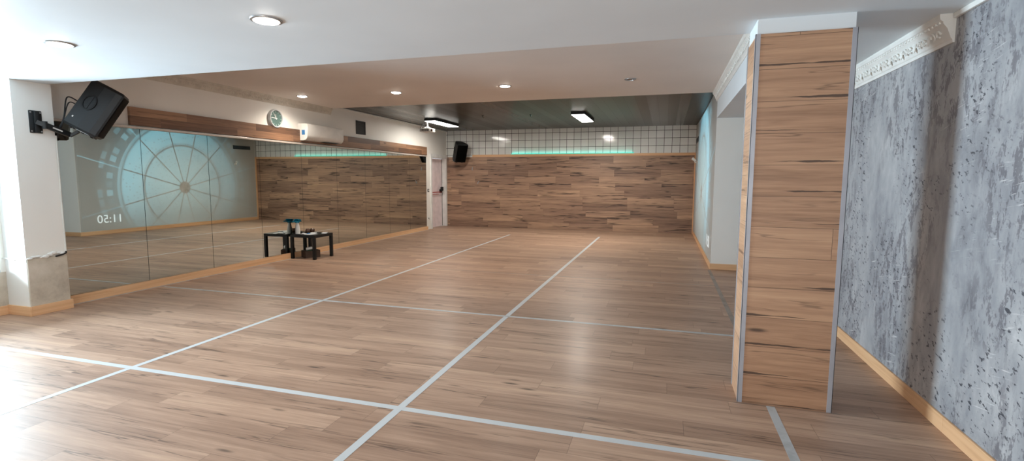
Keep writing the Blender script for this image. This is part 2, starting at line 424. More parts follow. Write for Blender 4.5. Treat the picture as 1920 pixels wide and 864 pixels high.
moulding('trim_5', XM-.01, 1, Z2, .13, .06, 4.02, Y2, m_mould2)

# left wall
struct('wall_left', box(B(), -6.90, XM-.01, 3.97, 13.78, 0, 3.2), m_white)
struct('wall_left_over_door', box(B(), -6.90, XM-.01, 13.78, YB, 2.14, 3.2), m_white)
struct('trim_6', box(B(), XM-.012, XM+.030, 4.95, 13.512, 2.18, 2.415, .002), m_strip)
struct('trim_7', box(B(), XM-.012, XM+.036, 4.0, 13.512, 2.138, 2.168, .003), m_rail)
struct('trim_8', box(B(), XM-.012, XM-.0085, 4.0, 13.512, .1, 2.138), m_dark)
struct('baseboard_left', box(B(), XM-.012, XM+.034, 4.0, 13.53, 0, .1, .003), m_pine_y)
# ceilings
struct('ceiling', box(B(), -7.4, 1.8, -2.6, CY1, Z1, 3.2), m_ceil)
struct('ceiling_beam', box(B(), XR, 1.8, CY1, YR, Z1, 3.2), m_ceil)
struct('ceiling_middle', box(B(), XM-.2, XR, CY1, Y2, Z2, 3.2), m_ceil2)
struct('ceiling_back', box(B(), XM-.2, XR, Y2, YB, Z3, 3.2), m_slat)
struct('trim_9', box(B(), XM-.01, XM+.02, Y2, YB, Z3-.03, Z3, .004), m_trimw)

# clad column
c = struct('column', box(B(), CX0+.008, CX1-.008, CY0+.008, CY1, 0, Z1), m_ceil)
tag(c, 'free standing column clad in light wood planks with grey metal corner strips', 'column')
ZC = 2.417
obj('front_cladding', box(B(), CX0+.004, CX1-.004, CY0, CY0+.012, 0, ZC), m_colf, c)
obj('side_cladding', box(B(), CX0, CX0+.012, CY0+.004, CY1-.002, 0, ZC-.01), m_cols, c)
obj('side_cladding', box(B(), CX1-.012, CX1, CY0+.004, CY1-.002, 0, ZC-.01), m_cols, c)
def angle_strip(x, y, sx, sy, w=.026):
    bm = B()
    box(bm, *sorted((x-sx*.003, x+sx*w)), *sorted((y-sy*.003, y)), 0, ZC+.002)
    box(bm, *sorted((x-sx*.003, x)), *sorted((y-sy*.003, y+sy*w)), 0, ZC+.002)
    return bm
for (x, y, sx, sy) in ((CX0, CY0, 1, 1), (CX1, CY0, -1, 1), (CX0, CY1, 1, -1), (CX1, CY1, -1, -1)):
    obj('corner_strip', angle_strip(x, y, sx, sy), m_alu, c)

# left column and window bay
lc = struct('column_left', box(B(), -7.35, LX, CY0, 3.985, 0, Z1), m_white)
tag(lc, 'white painted column at the left by the window with bare plaster foot', 'column')
bm = B()
box(bm, LX-.02, LX+.012, CY0+.004, 3.998, 0, .615, .006)
for v in bm.verts:
    if v.co.z > .5: v.co.z += random.uniform(-.012, .012)
obj('plaster_foot', bm, m_plaster, lc)
bm = B(); box(bm, -6.87, LX+.03, CY0-.018, CY0, 0, .105, .003); box(bm, LX+.012, LX+.03, CY0, 4.012, 0, .105, .003)
obj('skirting', bm, m_pine_x, lc)
bm = B()   # smear of filler along the top of the plaster
for i in range(9):
    y = CY0+.03+i*.038
    bmesh.ops.create_icosphere(bm, subdivisions=2, radius=1, matrix=Matrix.Translation((LX+.01, y, .622+.012*math.sin(i*1.3)+.004*i)) @ Matrix.Diagonal((.016, .032, .012+.01*(i in (4, 5, 6)), 1)))
obj('filler_smear', bm, m_plasticw, lc, True)

WL = -6.87
WY0, WY1, WZ0, WZ1 = 1.9, 3.55, .5, 2.42
wl = struct('wall_left_near', box(B(), -7.35, WL, -2.6, CY0, 0, WZ0-.03), m_plaster)
bm = B(); box(bm, -7.35, WL, -2.6, WY0, WZ0-.03, Z1); box(bm, -7.35, WL, WY0, CY0, WZ1, Z1); box(bm, -7.35, WL, WY1, CY0, WZ0-.03, WZ1)
struct('wall_left_bay', bm, m_white)
struct('baseboard_left_near', box(B(), WL, WL+.016, -2.6, CY0-.018, 0, .1, .003), m_pine_y)
w1 = struct('window_1', box(B(), -7.35, WL+.03, WY0, WY1, WZ0-.03, WZ0, .004), m_sill)
bm = B()
for y in (WY0, (WY0+WY1)/2-.03, WY1-.06): box(bm, -7.27, -7.20, y, y+.06, WZ0, WZ1)
for z in (WZ0, WZ1-.06): box(bm, -7.27, -7.20, WY0, WY1, z, z+.06)
obj('window_frame', bm, m_frame, w1)
def glass_mat():
    t = NT('window glass'); x, y, z = t.xyz(); n = t.noise(t.vec(x, y, z), .8, 1)
    tr = t.n('ShaderNodeBsdfTransparent'); gl = t.n('ShaderNodeBsdfGlossy'); gl.inputs['Roughness'].default_value = .02
    mx = t.n('ShaderNodeMixShader'); t.put(mx.inputs[0], t.M('MULTIPLY', n, .12))
    t.link(tr.outputs[0], mx.inputs[1]); t.link(gl.outputs[0], mx.inputs[2]); t.link(mx.outputs[0], t.out.inputs[0]); return t.m
m_glass = glass_mat()
obj('window_pane', box(B(), -7.24, -7.235, WY0+.06, WY1-.06, WZ0+.06, WZ1-.06), m_glass, w1)
# wall behind the camera with an unseen window added to let light in
bm = B(); box(bm, -7.4, -6.0, -2.75, -2.6, 0, Z1); box(bm, .6, 1.8, -2.75, -2.6, 0, Z1); box(bm, -6.0, .6, -2.75, -2.6, 2.35, Z1); box(bm, -6.0, .6, -2.75, -2.6, 0, .3)
struct('wall_front', bm, m_white)
w2 = struct('added_window', box(B(), -6.0, .6, -2.69, -2.685, .3, 2.35), m_glass)
bm = B()
for x in (-6.0, -3.85, -1.65, .55): box(bm, x, x+.05, -2.72, -2.65, .3, 2.35)
for z in (.3, 2.3): box(bm, -6.0, .6, -2.72, -2.65, z, z+.05)
obj('window_frame', bm, m_frame, w2)

# door in the left wall at the far end
D0, D1, DH = 13.80, 14.90, 2.135
d1 = struct('door_1', box(B(), -6.885, -6.845, D0, D1, .012, 2.12, .003), m_door)
bm = B()
box(bm, -6.90, XM+.022, 13.78, 13.865, 0, 2.16, .003); box(bm, -6.90, XM+.022, 14.87, YB-.016, 0, 2.16, .003)
box(bm, -6.90, XM+.03, 13.77, YB-.016, 2.13, 2.235, .005)
obj('door_frame', bm, m_trimw, d1)
obj('door_gap_shade', box(B(), -6.845, -6.838, 14.855, 14.872, .01, 2.12), m_vent, d1)  # dark strip painting the shade in the gap at the far jamb
bm = B(); box(bm, -6.845, -6.80, 14.66, 14.80, 1.06, 1.17, .01); box(bm, -6.82, -6.74, 14.69, 14.76, 1.13, 1.25, .012); cyl(bm, (-6.76, 14.72, 1.14), (0, -1, -.35), .018, .14)
hd = obj('panic_latch', bm, m_dark, d1)
bar = obj('panic_bar', box(B(), -6.80, -6.765, 13.95, 14.68, 1.075, 1.10, .006), m_red, d1)
obj('warning_strip', box(B(), -6.8455, -6.843, 13.95, 14.62, 1.01, 1.028), m_red, d1)

# ------------------------------------------------------------------ mirrors
seams = [4.01, 5.085, 6.12, 7.14, 8.2, 9.285, 10.355, 11.42, 12.49, 13.508]
where = ['behind the hanging loudspeaker, next to the white column', 'second from the white column, showing the projected wheel', 'between the projection reflection and the side table',
         'directly behind the black side table', 'below the air conditioner, right of the side table', 'under the dark square grille, right of the air conditioner', 'third from the white door at the far end',
         'second from the white door at the far end', 'narrow looking, beside the white door at the far end']
for i, (a, b) in enumerate(zip(seams, seams[1:])):
    o = obj('mirror_panel', box(B(), XM-.008, XM, a+.0025, b-.0025, .102, 2.137, .0008, 1), m_mirror)
    o.data.materials.append(m_dark)
    for p_ in o.data.polygons: p_.material_index = 0 if abs(p_.normal.x) > .95 else 1
    tag(o, 'tall frameless mirror panel ' + where[i], 'mirror', 'mirror panels along the left wall')

# ------------------------------------------------------------------ floor tape
def tape(x0, x1, y0, y1, mat, label, h=.0012):
    return tag(obj('floor_tape', box(B(), x0, x1, y0, y1, 0, h), mat), label, 'floor tape', 'tape lines on the floor')
tape(-4.03, -3.98, -1.5, 13.05, m_tape, 'long pale tape line running toward the white door, left of the two long lines')
tape(-1.65, -1.597, -1.5, 13.3, m_tape, 'long pale tape line running to the middle of the wood back wall', .0014)
tape(-6.85, 1.63, 2.81, 2.86, m_tape, 'nearest wide tape line crossing the floor in front of the clad column', .0016)
tape(-6.6, .73, 5.162, 5.206, m_tape2, 'second tape line across the floor, level behind the clad column', .0016)
tape(-6.6, .73, 7.61, 7.632, m_tape3, 'thin faded tape line across the floor, starting at the side table', .0016)
tape(XM+.038, XM+.070, 4.02, 13.5, m_tape2, 'thin tape line along the mirror baseboard')
tape(.715, .765, 3.96, 8.95, m_tape3, 'faded tape line from the white wall corner to the back of the clad column', .0010)
tape(.69, .742, 1.2, 3.595, m_tape2, 'short tape line ending at the foot of the clad column front', .0010)

# ------------------------------------------------------------------ projected wheel, its light painted as a glowing sheet on the far right wall
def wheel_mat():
    t = NT('painted projection light'); x, y, z = t.xyz()
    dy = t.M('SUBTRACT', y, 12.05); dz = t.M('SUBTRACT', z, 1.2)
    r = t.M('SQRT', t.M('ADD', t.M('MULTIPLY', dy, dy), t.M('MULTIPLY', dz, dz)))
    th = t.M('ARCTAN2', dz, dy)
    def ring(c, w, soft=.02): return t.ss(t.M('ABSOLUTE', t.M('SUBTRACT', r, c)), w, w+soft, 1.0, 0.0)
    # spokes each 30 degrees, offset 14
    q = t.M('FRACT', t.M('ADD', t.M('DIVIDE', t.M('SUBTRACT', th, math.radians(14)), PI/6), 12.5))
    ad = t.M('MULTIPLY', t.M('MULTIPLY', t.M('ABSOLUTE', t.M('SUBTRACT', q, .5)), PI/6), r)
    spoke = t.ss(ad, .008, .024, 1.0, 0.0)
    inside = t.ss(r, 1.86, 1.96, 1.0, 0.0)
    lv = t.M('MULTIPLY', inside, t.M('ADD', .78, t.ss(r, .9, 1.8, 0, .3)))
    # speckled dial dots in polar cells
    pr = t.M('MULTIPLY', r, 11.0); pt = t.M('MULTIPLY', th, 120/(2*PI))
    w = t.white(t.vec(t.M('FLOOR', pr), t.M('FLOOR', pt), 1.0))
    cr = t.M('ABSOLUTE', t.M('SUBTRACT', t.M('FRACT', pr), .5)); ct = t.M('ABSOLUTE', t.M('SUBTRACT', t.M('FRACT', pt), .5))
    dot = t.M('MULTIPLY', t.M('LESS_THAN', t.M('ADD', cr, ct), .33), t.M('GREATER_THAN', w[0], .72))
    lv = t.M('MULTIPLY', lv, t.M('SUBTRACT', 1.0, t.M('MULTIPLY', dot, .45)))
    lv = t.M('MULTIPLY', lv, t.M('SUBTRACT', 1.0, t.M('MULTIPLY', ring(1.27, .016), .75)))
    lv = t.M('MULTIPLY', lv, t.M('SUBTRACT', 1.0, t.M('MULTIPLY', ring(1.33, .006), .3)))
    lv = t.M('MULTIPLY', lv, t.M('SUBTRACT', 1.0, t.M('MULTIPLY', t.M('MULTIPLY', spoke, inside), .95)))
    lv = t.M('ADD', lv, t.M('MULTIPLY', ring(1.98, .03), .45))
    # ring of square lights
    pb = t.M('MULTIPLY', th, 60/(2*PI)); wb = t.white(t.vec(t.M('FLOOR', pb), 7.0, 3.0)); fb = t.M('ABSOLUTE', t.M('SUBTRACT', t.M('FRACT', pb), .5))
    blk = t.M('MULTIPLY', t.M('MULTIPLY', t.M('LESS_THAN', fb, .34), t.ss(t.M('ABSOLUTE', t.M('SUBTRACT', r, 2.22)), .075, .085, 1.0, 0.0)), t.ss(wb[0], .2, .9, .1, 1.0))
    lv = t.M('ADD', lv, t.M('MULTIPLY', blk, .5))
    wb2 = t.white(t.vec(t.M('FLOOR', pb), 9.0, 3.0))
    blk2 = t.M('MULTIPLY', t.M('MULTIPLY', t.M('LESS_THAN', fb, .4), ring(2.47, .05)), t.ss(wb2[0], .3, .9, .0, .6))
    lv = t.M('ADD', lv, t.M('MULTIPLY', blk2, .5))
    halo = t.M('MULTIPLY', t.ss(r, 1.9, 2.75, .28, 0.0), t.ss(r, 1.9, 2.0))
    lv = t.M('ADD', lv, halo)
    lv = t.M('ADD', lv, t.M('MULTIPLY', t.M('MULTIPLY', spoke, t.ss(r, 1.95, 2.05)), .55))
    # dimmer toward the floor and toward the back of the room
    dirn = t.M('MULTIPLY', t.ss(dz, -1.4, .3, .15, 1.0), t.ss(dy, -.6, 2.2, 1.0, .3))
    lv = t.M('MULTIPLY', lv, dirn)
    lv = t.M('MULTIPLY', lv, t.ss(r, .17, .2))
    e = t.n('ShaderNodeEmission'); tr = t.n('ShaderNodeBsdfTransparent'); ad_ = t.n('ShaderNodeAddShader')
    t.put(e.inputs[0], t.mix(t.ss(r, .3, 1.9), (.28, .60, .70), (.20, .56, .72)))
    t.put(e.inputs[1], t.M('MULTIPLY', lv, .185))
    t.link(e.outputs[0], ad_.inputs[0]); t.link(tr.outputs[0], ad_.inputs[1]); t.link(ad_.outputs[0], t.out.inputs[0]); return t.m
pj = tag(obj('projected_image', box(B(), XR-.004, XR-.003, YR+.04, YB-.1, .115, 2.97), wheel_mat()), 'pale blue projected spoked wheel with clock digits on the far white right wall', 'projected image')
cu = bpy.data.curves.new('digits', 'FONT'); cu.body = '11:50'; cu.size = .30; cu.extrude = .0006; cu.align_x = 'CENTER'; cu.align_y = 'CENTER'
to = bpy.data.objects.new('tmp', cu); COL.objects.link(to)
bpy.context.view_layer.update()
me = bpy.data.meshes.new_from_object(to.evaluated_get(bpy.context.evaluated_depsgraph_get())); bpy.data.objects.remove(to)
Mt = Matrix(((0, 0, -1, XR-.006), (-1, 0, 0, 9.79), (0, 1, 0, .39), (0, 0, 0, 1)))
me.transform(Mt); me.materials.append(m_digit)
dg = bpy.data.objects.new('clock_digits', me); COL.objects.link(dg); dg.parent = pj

# ------------------------------------------------------------------ ceiling fittings
def downlight():
    t = thing('ceiling_downlight', 'x', 'downlight', (0, 0, 0), group='recessed ceiling downlights')
    obj('trim_ring', lathe(B(), [(.098, 0), (.096, -.006), (.080, -.009), (.076, 0)]), m_steel, t, True)
    obj('lamp', lathe(B(), [(.078, -.001), (.074, -.012), (.045, -.020), (.001, -.023)]), m_lamp, t, True)
    return t
DL = [((-4.451, 2.80, Z1), 'round recessed downlight in the near ceiling at the left, by the column speaker'),
      ((-2.493, 2.765, Z1), 'round recessed downlight at the top of the near ceiling, right of its twin'),
      ((-6.195, 7.65, Z2), 'round recessed downlight in the middle ceiling above the wall clock'),
      ((-4.388, 7.74, Z2), 'round recessed downlight in the middle ceiling, between two others'),
      ((-2.446, 7.67, Z2), 'round recessed downlight in the middle ceiling, third from the mirror wall')]
d0 = downlight()
def lamp(name, typ, loc, energy, col, **kw):
    l = bpy.data.lights.new(name, typ); l.energy = energy; l.color = col
    rot = kw.pop('rot', (0, 0, 0))
    for k, v in kw.items(): setattr(l, k, v)
    o = bpy.data.objects.new(name, l); COL.objects.link(o); o.location = loc; o.rotation_euler = rot
    return o
WARM = (1.0, .88, .75)
for i, (loc, lab) in enumerate(DL):
    if i == 0: d0.location = loc; d0['label'] = lab
    else: dup(d0, loc, lab)
    lamp('downlight_lamp', 'SPOT', (loc[0], loc[1], loc[2]-.04), 70 if i > 1 else 26, WARM, spot_size=math.radians(150), spot_blend=.9, shadow_soft_size=.05)
t = thing('ceiling_sensor', 'small dark unlit disc in the middle ceiling right of the downlights', 'ceiling fitting', (-.54, 7.635, Z2))
obj('rim', lathe(B(), [(.085, 0), (.08, -.012), (.062, -.012), (.06, 0)]), m_steel, t, True)
obj('dark_lens', lathe(B(), [(.06, -.001), (.055, -.006), (.001, -.008)]), m_brownglass, t, True)

def led_panel():
    t = thing('ceiling_light', 'x', 'ceiling light', (0, 0, 0), group='long led ceiling lights')
    bm = B(); box(bm, -.16, .16, -.75, .75, -.06, 0, .006)
    obj('housing', bm, m_dark, t)
    obj('diffuser', box(B(), -.145, .145, -.735, .735, -.072, -.058, .004), m_panel, t)
    return t
l0 = led_panel(); LP = [((-5.70, 12.45, Z3), 'long glowing ceiling light above the projector near the door'), ((-1.93, 12.15, Z3), 'glowing rectangular ceiling light at the middle of the dark slatted ceiling')]
for i, (loc, lab) in enumerate(LP):
    if i == 0: l0.location = loc; l0['label'] = lab
    else: dup(l0, loc, lab)
    lamp('panel_lamp', 'AREA', (loc[0], loc[1], loc[2]-.085), (28, 70)[i], (1.0, .93, .83), shape='RECTANGLE', size=.28, size_y=1.45)
for (x, y), lab in (((-4.24, 11.55), 'tiny black hook in the dark ceiling nearer the projector'), ((-3.09, 11.65), 'tiny black hook in the dark ceiling nearer the middle light')):
    bm = B(); cyl(bm, (x, y, Z3), (0, 0, -1), .02, .012, 12); tube(bm, smooth_path([(x, y, Z3-.01), (x+.005, y, Z3-.04), (x+.022, y, Z3-.05), (x+.03, y, Z3-.03)], 5), .005, 6)
    tag(obj('ceiling_hook', bm, m_dark), lab, 'hook', 'ceiling hooks')

# teal strip on the rail
tag(obj('led_strip', box(B(), -4.56, -.90, YB-.022, YB-.004, 2.252, 2.268), m_teal_led), 'glowing teal led strip lying on the pine rail of the back wall', 'light strip')
lamp('led_strip_lamp', 'AREA', (-2.73, YB-.03, 2.275), 1.0, (.1, 1.0, .8), shape='RECTANGLE', size=3.6, size_y=.02, rot=(PI, 0, 0))

# ------------------------------------------------------------------ wall clock
t = thing('wall_clock', 'round wall clock with silver rim and grey green dial above the mirror', 'clock', (XM-.01, 7.55, 2.555), (0, PI/2, 0))
# local z points into the room (+X), local x points down (-Z), local y = Y
R_ = .165
obj('rim', lathe(B(), [(R_-.006, 0), (R_, .012), (R_, .044), (R_-.008, .056), (R_-.022, .056), (R_-.026, .048), (R_-.03, .04), (R_-.03, .02)], seg=48), m_silver, t, True)
face = obj('dial', lathe(B(), [(R_-.027, .028), (R_-.027, .034), (.001, .034)], seg=48), m_clockface, t)
for k in range(12):
    M = Matrix.Rotation(k*PI/6, 4, 'Z') @ Matrix.Translation((-(R_-.047), 0, .036))
    obj('hour_mark', box(B(), -.012, .012, -.0045, .0045, -.001, .001, mat=M), m_clocknum, face)
def hand(name, ang, ln, w, z):     # ang clockwise from 12
    M = Matrix.Rotation(-ang, 4, 'Z') @ Matrix.Translation((0, 0, z))
    obj(name, box(B(), -ln, .02, -w/2, w/2, -.001, .001, mat=M), m_plasticw, t)
# seen from the room, clockwise goes toward -Z then ... (+Y is to the right)
hand('minute_hand', math.radians(-34), .105, .007, .042)
hand('hour_hand', math.radians(-4), .075, .008, .039)
hand('panel_glare', math.radians(-84), .115, .012, .045)  # white bar painted for the ceiling light reflected in the dial

# ------------------------------------------------------------------ air conditioner
t = thing('air_conditioner', 'white wall mounted air conditioner with blue sticker above the mirrors', 'air conditioner', (XM-.01, 8.15, 2.215))
prof = [(0, 0), (.10, 0), (.16, .012), (.20, .05), (.213, .10), (.215, .28), (.205, .306), (.18, .315), (0, .315)]
bm = B(); prism(bm, prof, 1, 0.03, 1.09)
obj('body', bm, m_plasticw, t, True)
for nm, y0, y1 in (('end_cap', 0, .03), ('end_cap', 1.09, 1.12)):
    obj(nm, prism(B(), [(a*1.005, b) for a, b in prof], 1, y0, y1), m_plasticw, t, True)
obj('louver', box(B(), .05, .15, .08, 1.04, -.006, .006, .002, mat=Matrix.Rotation(math.radians(-8), 4, 'Y')), m_greyp, t)
obj('sticker', box(B(), .085, .155, -.002, .0, .105, .195), m_blue, t)
tag_ = obj('outlet_slot', box(B(), .06, .17, .56, 1.02, -.004, .002), m_dark, t)

# ------------------------------------------------------------------ vents
def grille(name, label, x, sgn, y0, y1, z0, z1, mat, n, vertical=False):
    t = thing(name, label, 'vent', (x, (y0+y1)/2, (z0+z1)/2))
    w, h = (y1-y0)/2, (z1-z0)/2
    bm = B(); bx = sorted((0, sgn*.015)); f = .018
    box(bm, *bx, -w, w, -h, -h+f); box(bm, *bx, -w, w, h-f, h); box(bm, *bx, -w, -w+f, -h, h); box(bm, *bx, w-f, w, -h, h)
    obj('frame', bm, mat, t)
    bm = B()
    for k in range(n):
        zz = -h+f+(2*h-2*f)*(k+.5)/n
        box(bm, -.007, .007, -w+f, w-f, -.0012, .0012, mat=Matrix.Translation((sgn*.008, 0, zz)) @ Matrix.Rotation(sgn*.7, 4, 'Y'))
    obj('slats', bm, mat, t)
    obj('back_plate', box(B(), *sorted((0, sgn*.002)), -w+.01, w-.01, -h+.01, h-.01), mat, t)
grille('wall_grille', 'dark square grille on the white wall right of the air conditioner', XM-.01, 1, 10.04, 10.41, 2.50, 2.80, m_vent, 9)
grille('wall_vent', 'long narrow grey vent high on the far white right wall', XR, -1, 13.95, 14.69, 2.485, 2.61, m_vent2, 4)

# ------------------------------------------------------------------ loudspeakers
def speaker_section(inset, dx=0.0):
    pts = [(.0, .178), (-.02, .186), (-.08, .188), (-.20, .165), (-.34, .105)]
    return [(x-(inset if x > -.03 else -inset if x < -.3 else 0)+dx, max(.02, y-inset)) for x, y in pts]
def speaker(label, loc, yaw, pitch):
    t = thing('loudspeaker', label, 'loudspeaker', loc, (0, 0, 0), 'wall mounted loudspeakers')
    t.rotation_mode = 'XYZ'
    t.rotation_euler = (Matrix.Rotation(yaw, 3, 'Z') @ Matrix.Rotation(pitch, 3, 'Y')).to_euler()
    H2 = .295; ox = .17
    bm = B(); rings = []
    for z, ins in ((-H2, .03), (-H2+.006, .014), (-H2+.03, 0), (H2-.03, 0), (H2-.006, .014), (H2, .03)):
        s = speaker_section(ins, ox); loop = s+[(x, -y) for x, y in reversed(s)]
        rings.append([bm.verts.new((x, y, z)) for x, y in loop])
    n = len(rings[0])
    for a, b in zip(rings, rings[1:]):
        for i in range(n): bm.faces.new((a[i], a[(i+1) % n], b[(i+1) % n], b[i]))
    bm.faces.new(rings[0]); bm.faces.new(list(reversed(rings[-1])))
    body = obj('cabinet', bm, m_black, t)
    # curved front grille with two dished areas
    bm = B(); cols, rows = 12, 16; g = []
    for j in range(rows+1):
        row = []
        for i in range(cols+1):
            y = -.165+.33*i/cols; z = -H2+.035+(2*H2-.07)*j/rows
            row.append(bm.verts.new((ox+.006+.016*(1-(y/.165)**2), y, z)))
        g.append(row)
    for j in range(rows):
        for i in range(cols): bm.faces.new((g[j][i], g[j][i+1], g[j+1][i+1], g[j+1][i]))
    bmesh.ops.solidify(bm, geom=bm.faces[:], thickness=.004)
    obj('front_grille', bm, m_grille, t, True)
    for s in (-1, 1):     # recessed carrying handle on each flank
        ang = s*math.atan2(.06, .14)
        M = Matrix.Translation((ox-.235, s*.152, .035)) @ Matrix.Rotation(ang, 4, 'Z')
        bm = B()
        prof = [(.072*math.cos(a), .094*math.sin(a)) for a in [k*2*PI/24 for k in range(24)]]
        vs0 = [bm.verts.new(M @ Vector((x, -s*.004, z))) for x, z in prof]; vs1 = [bm.verts.new(M @ Vector((x, s*.006, z))) for x, z in prof]
        vs2 = [bm.verts.new(M @ Vector((x*.8, s*.006, z*.84))) for x, z in prof]; vs3 = [bm.verts.new(M @ Vector((x*.75, -s*.004, z*.8))) for x, z in prof]
        for A_, B_ in ((vs0, vs1), (vs1, vs2), (vs2, vs3)):
            for k in range(24): bm.faces.new((A_[k], A_[(k+1) % 24], B_[(k+1) % 24], B_[k]))
        bm.faces.new(vs3)
        h = obj('side_handle', bm, m_grille, t, True)
        obj('grip_bar', box(B(), -.012, .012, -.004, .007, -.086, .086, .004, mat=M), m_black, h)
    for x in (ox-.05, ox-.14, ox-.26):
        for y in (-.09, .09): obj('rubber_foot', cyl(B(), (x, y, -H2-.014), (0, 0, 1), .016, .018, 12), m_dark, t)
    bm = B(); box(bm, ox-.346, ox-.338, -.07, .07, -.2, .08, .003)
    for z in (-.05, .0): cyl(bm, (ox-.34, 0, z), (-1, 0, 0), .012, .02, 12)
    obj('connector_plate', bm, m_bracket, t)
    obj('edge_strip', box(B(), ox-.2, ox-.07, -.172, -.160, -H2-.001, -H2+.006, .002), m_greyp, t)
    obj('indicator', box(B(), ox-.3, ox-.286, -.128, -.119, -.19, -.172, .001), m_plasticw, body)
    return t
SC, SYAW, SPIT = (-6.30, 4.29, 2.27), math.radians(47), math.radians(31)
sp1 = speaker('big black loudspeaker hanging tilted on an arm beside the white left column', SC, SYAW, SPIT)
sp2 = dup(sp1, (-6.13, 14.60, 2.33), 'black loudspeaker tilted high in the far corner above the white door frame', (Matrix.Rotation(math.radians(-40), 3, 'Z') @ Matrix.Rotation(math.radians(22), 3, 'Y')).to_euler())

def bar(bm, p, q, w, h):
    p, q = Vector(p), Vector(q); d = q-p; L = d.length
    rot = d.to_track_quat('X', 'Z').to_matrix().to_4x4()
    box(bm, 0, L, -w/2, w/2, -h/2, h/2, .003, 1, mat=Matrix.Translation(p) @ rot); return bm
t = thing('speaker_bracket', 'black steel wall arm on the white column holding the big loudspeaker', 'bracket', (LX, 3.81, 2.09), group='loudspeaker brackets')
bm = B(); box(bm, 0, .012, -.06, .06, -.12, .12, .006); box(bm, .012, .03, -.022, .022, -.115, .115, .006)
pl = obj('wall_plate', bm, m_bracket, t, True)
for y in (-.045, .045):
    for z in (-.1, .1): obj('screw', cyl(B(), (.010, y, z), (1, 0, 0), .008, .006, 10), m_steel, pl)
# arm goes from the plate out and back under the cabinet
SR = Matrix.Rotation(SYAW, 3, 'Z') @ Matrix.Rotation(SPIT, 3, 'Y'); U = SR @ Vector((0, 0, 1)); cB = Vector(SC)+SR @ Vector((-.02, 0, -.297))-Vector((LX, 3.81, 2.09))
E0 = Vector((.06, .05, -.03)); E1 = cB+Vector((-.065, -.065, -.05))
bm = B(); bar(bm, (.02, 0, 0), E0, .05, .05); cyl(bm, E0-Vector((0, 0, .04)), (0, 0, 1), .026, .08, 16)
obj('swivel', bm, m_bracket, t)
arm = obj('arm', bar(B(), E0, E1, .045, .055), m_bracket, t)
bm = B(); mid = E0.lerp(E1, .45); d = (E1-E0).normalized(); sd = d.cross(Vector((0, 0, 1))).normalized()
bar(bm, mid+sd*.0232-d*.05, mid+sd*.0232+d*.05, .002, .014)
obj('maker_plate', bm, m_plasticw, arm)
bm = B(); bar(bm, E1+Vector((0, 0, -.015)), cB+Vector((-.002, -.002, .0))-U*.008, .04, .034)
obj('post', bm, m_bracket, t)
t = thing('speaker_bracket', 'short black bracket on the back wall holding the far corner loudspeaker', 'bracket', (-6.42, YB-.014, 2.16), group='loudspeaker brackets')
bm = B(); box(bm, -.05, .05, -.012, 0, -.11, .11, .004); obj('wall_plate', bm, m_bracket, t)
obj('arm', bar(B(), (0, -.01, 0), (.13, -.165, .01), .05, .05), m_bracket, t)

# cables
def cable(name, pts, r, mat, label, cat='cable', n=8):
    return tag(obj(name, tube(B(), smooth_path(pts, n), r), mat, None, True), label, cat)
back = Vector(SC)+SR @ Vector((-.195, 0, -.01))
cable('speaker_cable', [back, back+Vector((-.08, -.05, .03)), (-6.50, 4.07, 2.17), (-6.52, 4.03, 2.05), (-6.54, 4.02, 1.95)], .007, m_cordb, 'black cable looping from the back of the big loudspeaker')
cable('speaker_cable', [back+Vector((0, 0, -.05)), back+Vector((-.06, -.05, -.03)), (-6.49, 4.05, 2.11), (-6.525, 4.02, 2.0), (-6.54, 4.015, 1.93)], .006, m_cordb, 'second lower black cable from the back of the big loudspeaker')
cable('power_cord', [(LX-.01, 3.997, 1.96), (LX-.008, 3.996, 1.5), (LX-.006, 3.995, 1.0), (LX-.004, 3.995, .64)], .011, m_cordw, 'white cord running down the edge of the left column')
cable('cable_end', [(LX-.004, 3.995, .66), (LX+.018, 3.985, .645), (LX+.020, 3.94, .628), (LX+.020, 3.88, .618)], .009, m_cordb, 'short black cable end on the plaster ledge of the left column')
cable('window_cord', [(-6.70, CY0-.009, .60), (-6.84, CY0-.009, .62), (-6.90, 3.56, .60), (-6.90, 3.45, .535), (-6.86, 3.4, .515)], .008, m_cordw, 'white cord looping from the column to the window sill')

# ------------------------------------------------------------------ projector
t = thing('projector', 'small white projector hanging from the dark ceiling near the mirror wall', 'projector', (-5.82, 11.8, 2.715))
bm = B(); box(bm, -.14, .14, -.16, .16, -.045, .045, .012)
obj('body', bm, m_plasticw, t)
bm = B(); cyl(bm, (.135, -.07, 0), (1, 0, 0), .036, .03, 20); obj('lens', bm, m_brownglass, t, True)
bm = B()
for k in range(7): box(bm, -.1+k*.03, -.085+k*.03, -.163, -.159, -.03, .025)
obj('air_slots', bm, m_dark, t)
bm = B(); cyl(bm, (0, 0, .05), (0, 0, 1), .018, Z3-2.715-.06, 12); lathe(bm, [(.06, Z3-2.715-.02), (.06, Z3-2.715)]); 
for a in (.4, 2.4, 4.2): bar(bm, (0, 0, .1), (.1*math.cos(a), .12*math.sin(a), .04), .018, .01)
obj('ceiling_mount', bm, m_steel, t)
bm = B(); tube(bm, smooth_path([(-.13, -.06, 0), (-.16, -.07, .04), (-.12, -.05, .12), (-.03, -.02, .22)], 8), .008); tube(bm, smooth_path([(-.13, .05, 0), (-.15, .02, .06), (-.09, 0, .13), (-.03, 0, .2)], 8), .007)
obj('leads', bm, m_cordb, t, True)
lamp('projector_beam', 'SPOT', (-5.64, 11.73, 2.715), 2, (.55, .85, 1.0), spot_size=math.radians(42), spot_blend=.6, shadow_soft_size=.03, rot=(0, math.radians(-103+180), 0)).rotation_euler = (Vector((.765, 12.0, 1.6))-Vector((-5.64, 11.73, 2.715))).to_track_quat('-Z', 'Y').to_euler()

